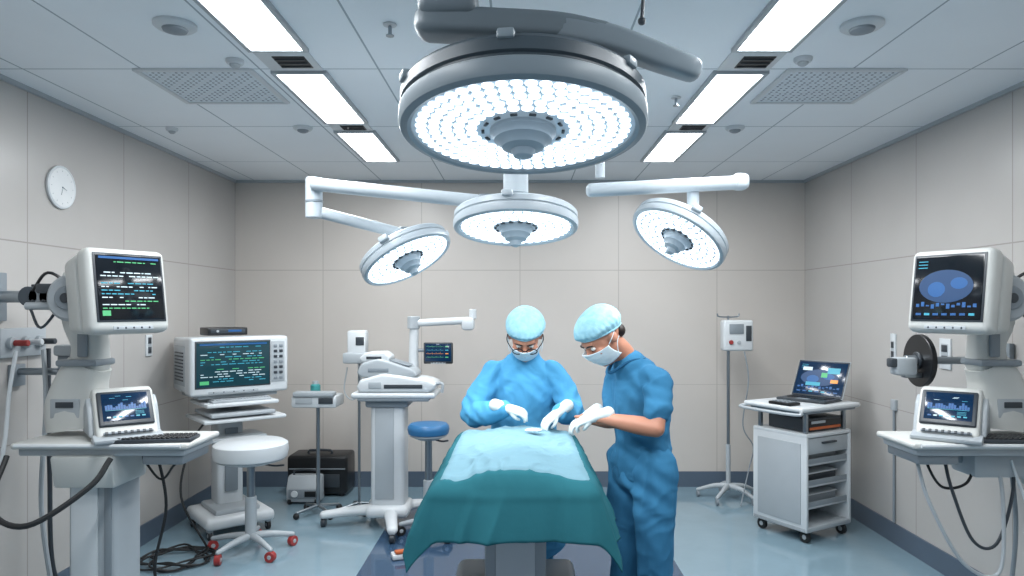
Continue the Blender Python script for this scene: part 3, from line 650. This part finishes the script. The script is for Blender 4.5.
cable([(2.52,3.6,1.0),(2.55,3.6,.6),(2.5,3.6,.2),(2.45,3.65,.012)],.011,'thick grey hose dropping to the floor beneath the right wall bracket',grey,'hose')
cable([(2.42,3.45,1.0),(2.48,3.4,.7),(2.44,3.38,.35),(2.2,3.3,.1),(2.0,3.35,.012)],.007,'thin white cable trailing from the right workstation shelf to the floor',white)
t=thing('wall_bracket','round black disc mount with grey clamp on the right wall beside the monitor','bracket',(2.4,4.0,0)); 
k=MB(); k.cyl((-.13,.0,1.45),(-.10,0,1.45),.15,black,seg=40); k.cyl((-.14,0,1.45),(-.09,0,1.45),.05,dgrey); k.build('disc',t)
k=MB(); k.cyl((-.10,0,1.45),(.378,0,1.45),.022,steel); k.box((.37,0,1.45),(.03,.12,.2),grey,.005); k.build('wall_arm',t)
k=MB(); k.box((-.22,-.02,1.42),(.12,.09,.10),lgrey,.015); k.box((-.27,-.03,1.44),(.08,.06,.05),dgrey,.01); k.cyl((-.14,0,1.45),(-.2,0,1.45),.03,steel); k.box((-.18,-.03,1.37),(.1,.05,.03),steel,.006); k.build('clamp',t)
t=thing('gas_outlet_panel','grey wall panel with gas outlets and red tag at the far left edge','medical gas outlet',(-XW,3.90,1.56))
k=MB(); k.box((.015,0,0),(.03,.36,.16),lgrey,.006); k.build('panel',t)
for y,mm in ((-.11,red),(0,white),(.11,dgrey)):
    k=MB(); k.cyl((.03,y,0),(.055,y,0),.034,lgrey); k.cyl((.055,y,0),(.13,y,0),.017,mm); k.build('outlet',t)
t=thing('wall_clamp','grey equipment clamp block and rods behind the left workstation column','clamp',(-2.45,3.86,0))
k=MB(); k.box((0,0,1.36),(.14,.12,.36),grey,.02); k.box((.02,-.03,1.52),(.18,.12,.06),lgrey,.015); k.box((-.01,-.06,1.3),(.08,.04,.12),dgrey,.01); k.build('block',t)
k=MB(); k.cyl((0,0,1.40),(-.33,0,1.40),.02,steel); k.box((-.325,0,1.38),(.03,.1,.12),grey,.004); k.build('rod',t)
# ---------------------------------------------------------------- wall fittings
t=thing('wall_clock','round white wall clock on the left wall','clock',(-XW,4.24,2.48))
MX=Matrix.Rotation(PI/2,4,'Y')
k=MB(MX); k.lathe([(0,0),(.125,0),(.13,.008),(.13,.018),(.122,.022),(.114,.018)],white,seg=48); k.build('case',t)
k=MB(MX); k.lathe([(0,.016),(.115,.016),(.115,.019),(0,.019)],mat('clock face',(222,224,224),.4),seg=48)
for q in range(12): a=q*PI/6; k.box((.098*math.cos(a),.098*math.sin(a),.0195),(.008,.003,.001),lgrey,0,rot=(0,0,q*30))
k.build('face',t)
k=MB(MX); k.box((.005,.018,.021),(.003,.045,.001),grey,0,rot=(0,0,-20)); k.box((.02,-.006,.022),(.055,.0025,.001),grey,0,rot=(0,0,-15)); k.cyl((0,0,.019),(0,0,.024),.005,grey); k.build('hands',t)
def plate(loc,n,label,w=.085,h=.16):
    t=thing('wall_socket',label,'socket',loc); k=MB(); sx=1 if loc[0]<0 else -1
    k.box((sx*.006,0,0),(.012,w,h),white,.003); k.build('plate',t); k=MB(); k.box((sx*.012,0,0),(.003,w*.6,.13),lgrey,.001)
    for q in range(n): k.box((sx*.014,0,-.035+q*.07),(.006,w*.5,.045),dgrey if n==2 else lgrey,.002)
    k.build('insert',t)
plate((-XW,5.25,1.47),2,'white double wall socket plate on the left wall above the screen trolley')
plate((XW,5.22,1.44),2,'tall narrow white socket plate on the right wall above the white cart',.07,.24)
plate((XW,4.58,1.45),2,'white wall socket plate right of the black disc mount',.12,.2)
t=thing('wall_conduit','thin grey cable conduit running down the right wall','conduit',(XW,5.2,0)); k=MB(); k.cyl((-.012,0,.16),(-.012,0,1.0),.01,grey); k.build('pipe',t); k=MB(); k.box((-.012,0,1.03),(.024,.06,.08),lgrey,.004); k.build('junction_box',t)
# ---------------------------------------------------------------- screen trolley left
TX,TY,TR=-2.31,5.58,40
t=thing('screen_trolley','white wheeled trolley with boxy text-screen monitor beside the left wall','medical trolley',(TX,TY,0),TR)
display(t,Tm(0,-.26,1.31),.74,.44,.56,white,'text',11,.94,scrt,.09,.16,rnd=.025,sx=-.055)
k=MB(); k.box((-.366,.02,1.31),(.012,.3,.3),lgrey,.002)
for q in range(9): k.box((-.372,.02,1.20+q*.026),(.012,.22,.010),dgrey,.001)
k.build('side_vents',t)
k=MB(); k.box((.285,-.262,1.33),(.105,.008,.32),lgrey,.003)
for q in range(7):
    for c in (-.022,.022): k.box((.285+c,-.268,1.20+q*.042),(.028,.008,.022),dgrey if q%3 else grey,.003)
k.build('control_panel',t)
k=MB(); k.box((0,.02,1.075),(.60,.46,.03),lgrey,.01); k.build('monitor_shelf',t)
k=MB(); k.box((0,-.1,1.02),(.54,.46,.03),white,.012); k.box((0,-.12,.945),(.48,.44,.03),lgrey,.01); k.box((.02,-.08,.90),(.62,.50,.03),white,.012); k.build('tray',t)
k=MB(); k.box((0,.1,.97),(.2,.14,.2),lgrey,.02); k.box((0,.08,.5),(.2,.2,.78),white,.03,seg=3); k.box((0,-.03,.55),(.1,.02,.5),grey,.006); k.box((.0,-.06,.74),(.44,.30,.03),white,.01); k.build('column',t)
k=MB(); k.box((0,.0,.12),(.52,.56,.09),white,.035,seg=3); k.box((0,-.0,.18),(.34,.4,.05),lgrey,.02); k.build('base',t)
for x,y in ((-.22,-.22),(.22,-.22),(-.22,.22),(.22,.22)): caster(t,x,y,.034)
T0=Matrix.Translation((TX,TY,0))@Matrix.Rotation(R(TR),4,'Z')
p=T0@Vector((0,-.22,1.0355)); keyboard(p,TR,.44,'light grey keyboard on the sliding tray of the screen trolley',lgrey)
p=T0@Vector((-.05,.0,1.532))
t=thing('recorder_box','low black recorder box on top of the boxy trolley monitor','recorder',p,TR); k=MB(); k.box((0,0,.035),(.30,.22,.06),black,.008); k.build('case',t); k=MB(); k.box((0,-.112,.038),(.26,.004,.03),dgrey,.001); k.box((.05,-.115,.04),(.1,.004,.015),g_b,0); k.cyl((-.08,-.11,.038),(-.08,-.12,.038),.010,lgrey); k.build('control_strip',t)
# ---------------------------------------------------------------- stools
def stool(label,loc,h,sr,mseat,mleg,mc,th=.10,rz=0,br=.29):
    t=thing('stool',label,'stool',loc,rz)
    k=MB(); k.lathe([(0,h-th),(sr*.86,h-th),(sr*.96,h-th+.012),(sr,h-th*.55),(sr*.98,h-.022),(sr*.88,h-.005),(0,h)],mseat,seg=40); k.build('seat',t)
    k=MB(); k.lathe([(0,h-th-.04),(sr*.5,h-th-.035),(sr*.9,h-th-.005),(sr*.9,h-th+.005),(0,h-th+.005)],mleg,seg=40); k.build('seat_pan',t)
    k=MB(); k.cyl((0,0,.1),(0,0,h-th-.02),.028,steel); k.cyl((0,0,.1),(0,0,h*.5),.04,mleg); k.tube([(0,.03,h-th-.03),(sr*.6,.0,h-th-.05),(sr*.95,-.03,h-th-.04)],.007,dgrey); k.build('gas_column',t)
    for q in range(5):
        a=2*PI*q/5+.5; x,y=math.cos(a)*br,math.sin(a)*br
        k=MB(); k.loft([(0,0,.12),(x*.5,y*.5,.11),(x,y,.085)],[(.03,.026),(.024,.02),(.018,.016)],(0,0,1),mleg,seg=12); k.build('leg',t)
        k=MB(); c=Vector((x,y,.037)); tt=Vector((-math.sin(a+.6),math.cos(a+.6),0)); k.cyl(c-tt*.02,c+tt*.02,.037,mc); k.cyl(c-tt*.023,c+tt*.023,.015,lgrey); k.build('caster',t)
    return t
stool('white padded swivel stool with red casters in front of the screen trolley',(-1.93,5.02,0),.80,.26,white,lgrey,red,.13)
stool('round blue padded stool standing to the right of the white column stand',(-.70,5.36,0),.87,.16,bluev,lgrey,rubber,.09,0,.22)
# ---------------------------------------------------------------- small device on stand + black case
t=thing('device_stand','small white instrument tray on thin wheeled stand by the back wall','instrument stand',(-1.71,5.93,0))
k=MB(); k.box((0,0,.97),(.38,.26,.10),white,.02); k.box((0,-.1,1.035),(.34,.1,.04),lgrey,.01); k.box((.1,-.135,.98),(.12,.01,.05),dgrey,.003); k.box((-.08,-.135,.98),(.14,.008,.05),lgrey,.003); k.build('tray_unit',t)
k=MB(); k.cyl((0,0,.08),(0,0,.93),.016,steel); k.build('pole',t)
for q in range(4):
    a=PI/4+q*PI/2; k=MB(); k.cyl((0,0,.08),(.2*math.cos(a),.2*math.sin(a),.05),.013,steel); k.sph((.2*math.cos(a),.2*math.sin(a),.026),.026,rubber); k.build('leg',t)
t=thing('bottle','small teal lidded bottle standing on the white instrument tray','bottle',(-1.75,5.99,1.0205)); k=MB(); k.lathe([(0,0),(.04,0),(.042,.01),(.042,.07),(.03,.08),(0,.082)],tealp,seg=20); k.build('body',t); k=MB(); k.lathe([(0,.08),(.025,.08),(.025,.105),(0,.106)],lgrey,seg=16); k.build('lid',t)
t=thing('equipment_case','black hard equipment case on the floor against the back wall','case',(-1.88,6.64,0)); k=MB(); k.box((0,0,.20),(.56,.32,.36),black,.03,seg=3); k.box((0,-.162,.26),(.52,.01,.012),grey,.002); k.box((.1,-.162,.15),(.22,.01,.12),dgrey,.004); k.build('body',t); k=MB(); k.tube([(-.1,-.05,.37),(-.1,-.05,.41),(.1,-.05,.41),(.1,-.05,.37)],.012,dgrey,n=2); k.build('handle',t)
for x in (-.22,.22):
    k=MB(); k.cyl((x-.02,-.12,.025),(x+.02,-.12,.025),.025,rubber); k.build('foot',t)
t=thing('suction_unit','small grey portable suction unit standing in front of the black case','suction unit',(-1.93,6.30,0)); k=MB(); k.prism([(-.08,.02),(-.09,.14),(-.03,.25),(.07,.25),(.08,.02)],.30,lgrey,bev=.02); k.build('body',t); k=MB(); k.box((.0,-.09,.1),(.25,.01,.08),grey,.003); k.box((.07,-.096,.1),(.1,.01,.05),black,.003); k.cyl((-.07,-.09,.1),(-.07,-.105,.1),.03,white); k.build('gauge_panel',t); k=MB(); k.tube([(-.1,0,.24),(-.09,0,.29),(.09,0,.29),(.1,0,.24)],.009,dgrey,n=3); k.build('handle',t)
for x in (-.12,.12):
    k=MB(); k.cyl((x-.015,-.06,.03),(x+.015,-.06,.03),.03,rubber); k.build('wheel',t)
t=thing('foot_pedal','small white foot pedal with orange top on the floor left of the table base','foot pedal',(-.84,4.90,0),20)
k=MB(); k.box((0,0,.02),(.12,.10,.035),white,.01); k.build('base',t); k=MB(); k.box((0,-.01,.048),(.075,.07,.022),orange,.008,rot=(-8,0,0)); k.build('pedal',t)
# ---------------------------------------------------------------- column stand centre-left
t=thing('column_stand','white column stand with overhanging L-shaped arm, left of the surgeons','equipment stand',(-1.05,5.65,0))
k=MB(); k.box((0,0,.58),(.27,.24,.9),white,.04,seg=3); k.box((-.02,-.122,.6),(.15,.012,.72),lgrey,.005); k.box((0,0,1.0),(.34,.3,.07),grey,.02); k.build('column',t)
k=MB(); k.box((.06,0,1.065),(.66,.42,.045),white,.02,seg=3); k.box((.06,-.02,1.035),(.56,.36,.03),grey,.01); k.build('platform',t)
for x1,y1,x2,y2 in ((-.05,0,-.52,-.05),(0,0,.10,-.44),(.05,.05,.30,.3),(-.05,.05,-.2,.32)):
    k=MB(); k.loft([(x1,y1,.13),((x1+x2)/2,(y1+y2)/2,.12),(x2,y2,.095)],[(.05,.07),(.04,.05),(.032,.04)],(0,0,1),white,seg=14); k.build('leg',t)
    k=MB(); k.cyl((x2-.018,y2,.036),(x2+.018,y2,.036),.036,dgrey); k.box((x2,y2,.08),(.05,.06,.02),lgrey,.006); k.build('caster',t)
k=MB(); k.box((0,0,.14),(.34,.32,.10),white,.04,seg=3); k.build('base',t)
k=MB(); k.loft([(.17,.14,1.08),(.17,.14,1.35),(.175,.14,1.62)],[(.05,.045),(.04,.038),(.038,.036)],(1,0,0),white,seg=18); k.box((.38,.14,1.635),(.46,.07,.06),white,.025,rot=(0,-3,0),seg=3); k.cyl((.17,.14,1.58),(.17,.14,1.68),.052,lgrey); k.box((.62,.14,1.62),(.11,.09,.11),white,.03); k.cyl((.66,.14,1.66),(.66,.14,1.74),.03,white); k.build('overhead_arm',t)
display(t,Tm(.38,.08,1.38),.24,.175,.05,black,'wave',7,.6,scrb,.06,.025,rnd=.012)
k=MB(); k.cyl((.20,.14,1.40),(.36,.14,1.40),.014,grey); k.cyl((.37,.145,1.40),(.37,.105,1.40),.02,grey); k.build('monitor_rod',t)
t=thing('monitor_base_unit','stacked white medical device with sloping top on the column stand','medical device',(-1.05,5.62,1.088))
RZ=Matrix.Rotation(-PI/2,4,'Z')
k=MB(); k.prism([(-.20,0),(-.23,.04),(-.20,.10),(-.02,.15),(.10,.135),(.33,.10),(.40,.07),(.38,.02),(.33,0)],.34,white,M=RZ,bev=.022,seg=4); k.box((.14,-.172,.05),(.30,.008,.03),dgrey,.003); k.box((-.08,-.172,.06),(.10,.008,.05),lgrey,.003); k.build('lower_case',t)
k=MB(); k.prism([(-.20,0),(-.235,.04),(-.19,.115),(-.06,.15),(.02,.13),(.22,.06),(.25,.02),(.22,0)],.28,lgrey,M=Matrix.Translation((0,0,.115))@RZ,bev=.02,seg=4); k.box((.07,-.0,.235),(.22,.20,.008),grey,.003,rot=(0,17,0)); k.box((-.06,-.142,.175),(.16,.008,.03),grey,.003); k.build('sloping_top',t)
k=MB(); k.prism([(-.13,0),(-.15,.03),(-.10,.075),(.05,.08),(.10,.04),(.09,0)],.22,white,M=Matrix.Translation((-.07,0,.235))@RZ,bev=.015,seg=3); k.box((-.10,-.112,.27),(.12,.008,.02),dgrey,.002); k.build('printer',t)
k=MB(); k.tube([(.36,-.1,.06),(.44,-.14,.07),(.44,-.14,.0)],.012,lgrey); k.build('handle',t)
t=thing('infusion_pump','small white boxy pump clamped on a thin pole left of the column stand','infusion pump',(-1.38,5.98,0))
k=MB(); k.cyl((0,.03,.08),(0,.03,1.55),.012,steel); k.build('pole',t)
k=MB(); k.box((0,-.02,1.44),(.16,.12,.24),white,.02); k.box((.0,-.1,1.33),(.2,.1,.09),lgrey,.015); k.box((.03,-.082,1.47),(.07,.008,.07),dgrey,.003); k.build('pump_case',t)
k=MB(); k.tube([(.02,-.1,1.3),(.05,-.1,1.1),(-.02,-.1,.98),(-.1,-.08,1.05),(-.08,-.06,1.25)],.006,lgrey); k.build('tubing',t)
for q in range(4):
    a=q*PI/2+.5; k=MB(); k.cyl((0,.03,.08),(.15*math.cos(a),.03+.15*math.sin(a),.05),.011,steel); k.sph((.15*math.cos(a),.03+.15*math.sin(a),.024),.024,rubber); k.build('leg',t)
# ---------------------------------------------------------------- IV stand
t=thing('infusion_stand','tall thin infusion stand with white control box near the back right corner','infusion stand',(1.93,6.42,0))
k=MB(); k.cyl((-.02,0,.08),(-.02,0,1.40),.015,steel); k.cyl((-.02,0,.08),(-.02,0,.5),.021,lgrey); k.build('pole',t)
k=MB(); k.box((.05,-.02,1.50),(.27,.13,.28),white,.02,seg=3); k.box((.03,-.088,1.56),(.13,.008,.09),grey,.003); k.box((.14,-.088,1.52),(.05,.008,.14),dgrey,.003); k.cyl((-.02,-.085,1.44),(-.02,-.1,1.44),.02,red); k.cyl((.05,-.085,1.44),(.05,-.1,1.44),.016,lgrey); k.build('control_box',t)
k=MB(); k.tube([(-.02,0,1.4),(-.02,0,1.68)],.01,steel,n=1); k.tube([(-.12,0,1.70),(-.10,0,1.67),(.06,0,1.67),(.08,0,1.70)],.007,steel,n=3); k.build('hook_bar',t)
for q in range(5):
    a=q*2*PI/5+.3; x,y=.27*math.cos(a)-.02,.27*math.sin(a)
    k=MB(); k.loft([(-.02,0,.12),(x*.5,y*.5,.11),(x,y,.065)],[(.028,.026),(.022,.02),(.016,.016)],(0,0,1),lgrey,seg=12); k.build('leg',t)
    k=MB(); k.cyl((x-.012,y,.028),(x+.012,y,.028),.028,grey); k.build('caster',t)
cable([(2.02,6.3,1.36),(2.05,6.28,1.1),(2.0,6.28,.7),(2.1,6.3,.5),(2.06,6.3,.3),(1.93,6.12,.02)],.006,'thin grey tube hanging from the infusion stand control box',grey,'tubing')
# ---------------------------------------------------------------- cart right
CX,CY,CR=2.21,5.5,30
t=thing('equipment_cart','white wheeled cart with open shelves on the right side of the room','cart',(CX,CY,0),CR)
w,d=.52,.50; wx=w/2; dy=d/2
k=MB(); k.box((-wx+.012,0,.44),(.024,d,.70),white,.006); k.box((wx-.012,0,.44),(.024,d,.70),white,.006); k.box((0,dy-.012,.44),(w-.05,.02,.69),lgrey,.003); k.box((0,0,.80),(w,d,.03),white,.008); k.box((0,0,.105),(w,d,.04),lgrey,.01); k.box((-wx-.002,0,.44),(.008,d-.1,.6),lgrey,.003); k.build('body',t)
for z in (.26,.42,.58):
    k=MB(); k.box((0,-.01,z),(w-.055,d-.05,.014),lgrey,.003); k.box((0,-dy+.022,z+.02),(w-.055,.01,.05),grey,.002); k.build('shelf',t)
k=MB(); k.box((0,-dy+.02,.72),(w-.06,.02,.12),lgrey,.006); k.build('drawer_front',t)
k=MB(); k.box((0,-dy+.0,.74),(.16,.02,.015),dgrey,.004); k.build('drawer_handle',t)
for x in (-wx+.04,wx-.04):
    for y in (-dy+.04,dy-.04): k=MB(); k.box((x,y,.9),(.03,.03,.18),steel,.005); k.build('riser',t)
k=MB(); k.box((0,0,1.0),(w+.16,d+.06,.035),white,.015,seg=3); k.box((0,-.01,.975),(w+.08,d,.02),grey,.006); k.build('top_shelf',t)
k=MB(); k.tube([(-wx-.06,-dy,.99),(-wx-.12,-dy,.97),(-wx-.12,dy,.97),(-wx-.06,dy,.99)],.012,lgrey,n=4); k.build('push_handle',t)
for x in (-wx+.05,wx-.05):
    for y in (-dy+.05,dy-.05): caster(t,x,y,.042)
CT=Matrix.Translation((CX,CY,0))@Matrix.Rotation(R(CR),4,'Z')
t=thing('recorder_box','dark recorder with orange front strip on the cart below its top shelf','recorder',CT@Vector((0,-.03,.8152)),CR)
k=MB(); k.box((0,0,.055),(.40,.36,.10),dgrey,.008); k.build('case',t); k=MB(); k.box((0,-.181,.05),(.37,.006,.08),black,.002); k.box((0,-.184,.03),(.36,.008,.02),orange,.002); k.box((-.08,-.184,.075),(.16,.008,.02),lgrey,.002); k.build('front_panel',t)
for z,lb,mm in ((.2675,'bottom',grey),(.4275,'middle',dgrey),(.5875,'top',lgrey)):
    t=thing('storage_box','shallow plastic supply box on the %s open shelf of the white cart'%lb,'box',CT@Vector((.0,-.0,z)),CR,'supply boxes on the cart'); k=MB(); k.box((0,0,.035),(.38,.34,.06),mm,.01); k.build('tub',t); k=MB(); k.box((0,0,.07),(.39,.35,.012),white,.004); k.build('lid',t)
t=thing('laptop','open laptop with colourful screen on the white cart top','laptop',CT@Vector((.09,.0,1.018)),-50)
k=MB(); k.box((0,0,.012),(.40,.28,.02),dgrey,.006)
for a in range(12):
    for c in range(5): k.box((-.15+a*.0273,-.03+c*.028,.0245),(.022,.022,.005),black,.001,seg=1)
k.box((0,-.09,.023),(.1,.055,.003),grey,.001); k.build('keyboard_deck',t)
T=Tm(0,.185,.16,-27,0,0)
k=MB(T); k.box((0,.008,0),(.43,.014,.32),lgrey,.006); k.box((0,.0025,0),(.42,.006,.31),dgrey,.002); k.build('lid',t); k=MB(T); k.box((0,-.0015,.0),(.40,.004,.285),scrb,.001); s=k.build('screen',t)
k=MB(T@Matrix.Translation((0,-.004,0))); graphics(k,.39,.275,'scan',21)
for (x,z,sx_,sz_,m) in ((.10,.07,.10,.05,g_c),(.12,-.02,.06,.03,g_o),(-.12,.08,.08,.03,g_w),(-.05,-.05,.12,.03,g_c),(.03,.03,.05,.04,g_g)): k.box((x,-.0015,z),(sx_,.001,sz_),m,0)
k.build('screen_graphics',s,smooth=False)
t=thing('control_pad','small black control pad on the left end of the white cart top','control pad',CT@Vector((-.27,-.06,1.018)),CR); k=MB(); k.box((0,0,.012),(.12,.2,.022),black,.006); k.build('body',t); k=MB(); k.box((0,0,.0225),(.105,.17,.003),dgrey,.001)
for a in range(3):
    for c in range(4): k.box((-.035+a*.035,-.06+c*.04,.026),(.026,.026,.008),grey,.003)
k.build('keypad',t)
# ---------------------------------------------------------------- world and camera
w_=bpy.data.worlds.new('w'); S.world=w_; w_.use_nodes=True; bg=w_.node_tree.nodes['Background']; bg.inputs[0].default_value=(.62,.76,.9,1); bg.inputs[1].default_value=.48
cd=bpy.data.cameras.new('cam'); cd.lens=F/1024*36; cd.sensor_width=36; cd.shift_x=-8/1024; cd.shift_y=20/1024; cd.clip_start=.05
co=bpy.data.objects.new('camera',cd); C.objects.link(co); co.location=(0,0,1.75); co.rotation_euler=(PI/2,0,0); S.camera=co
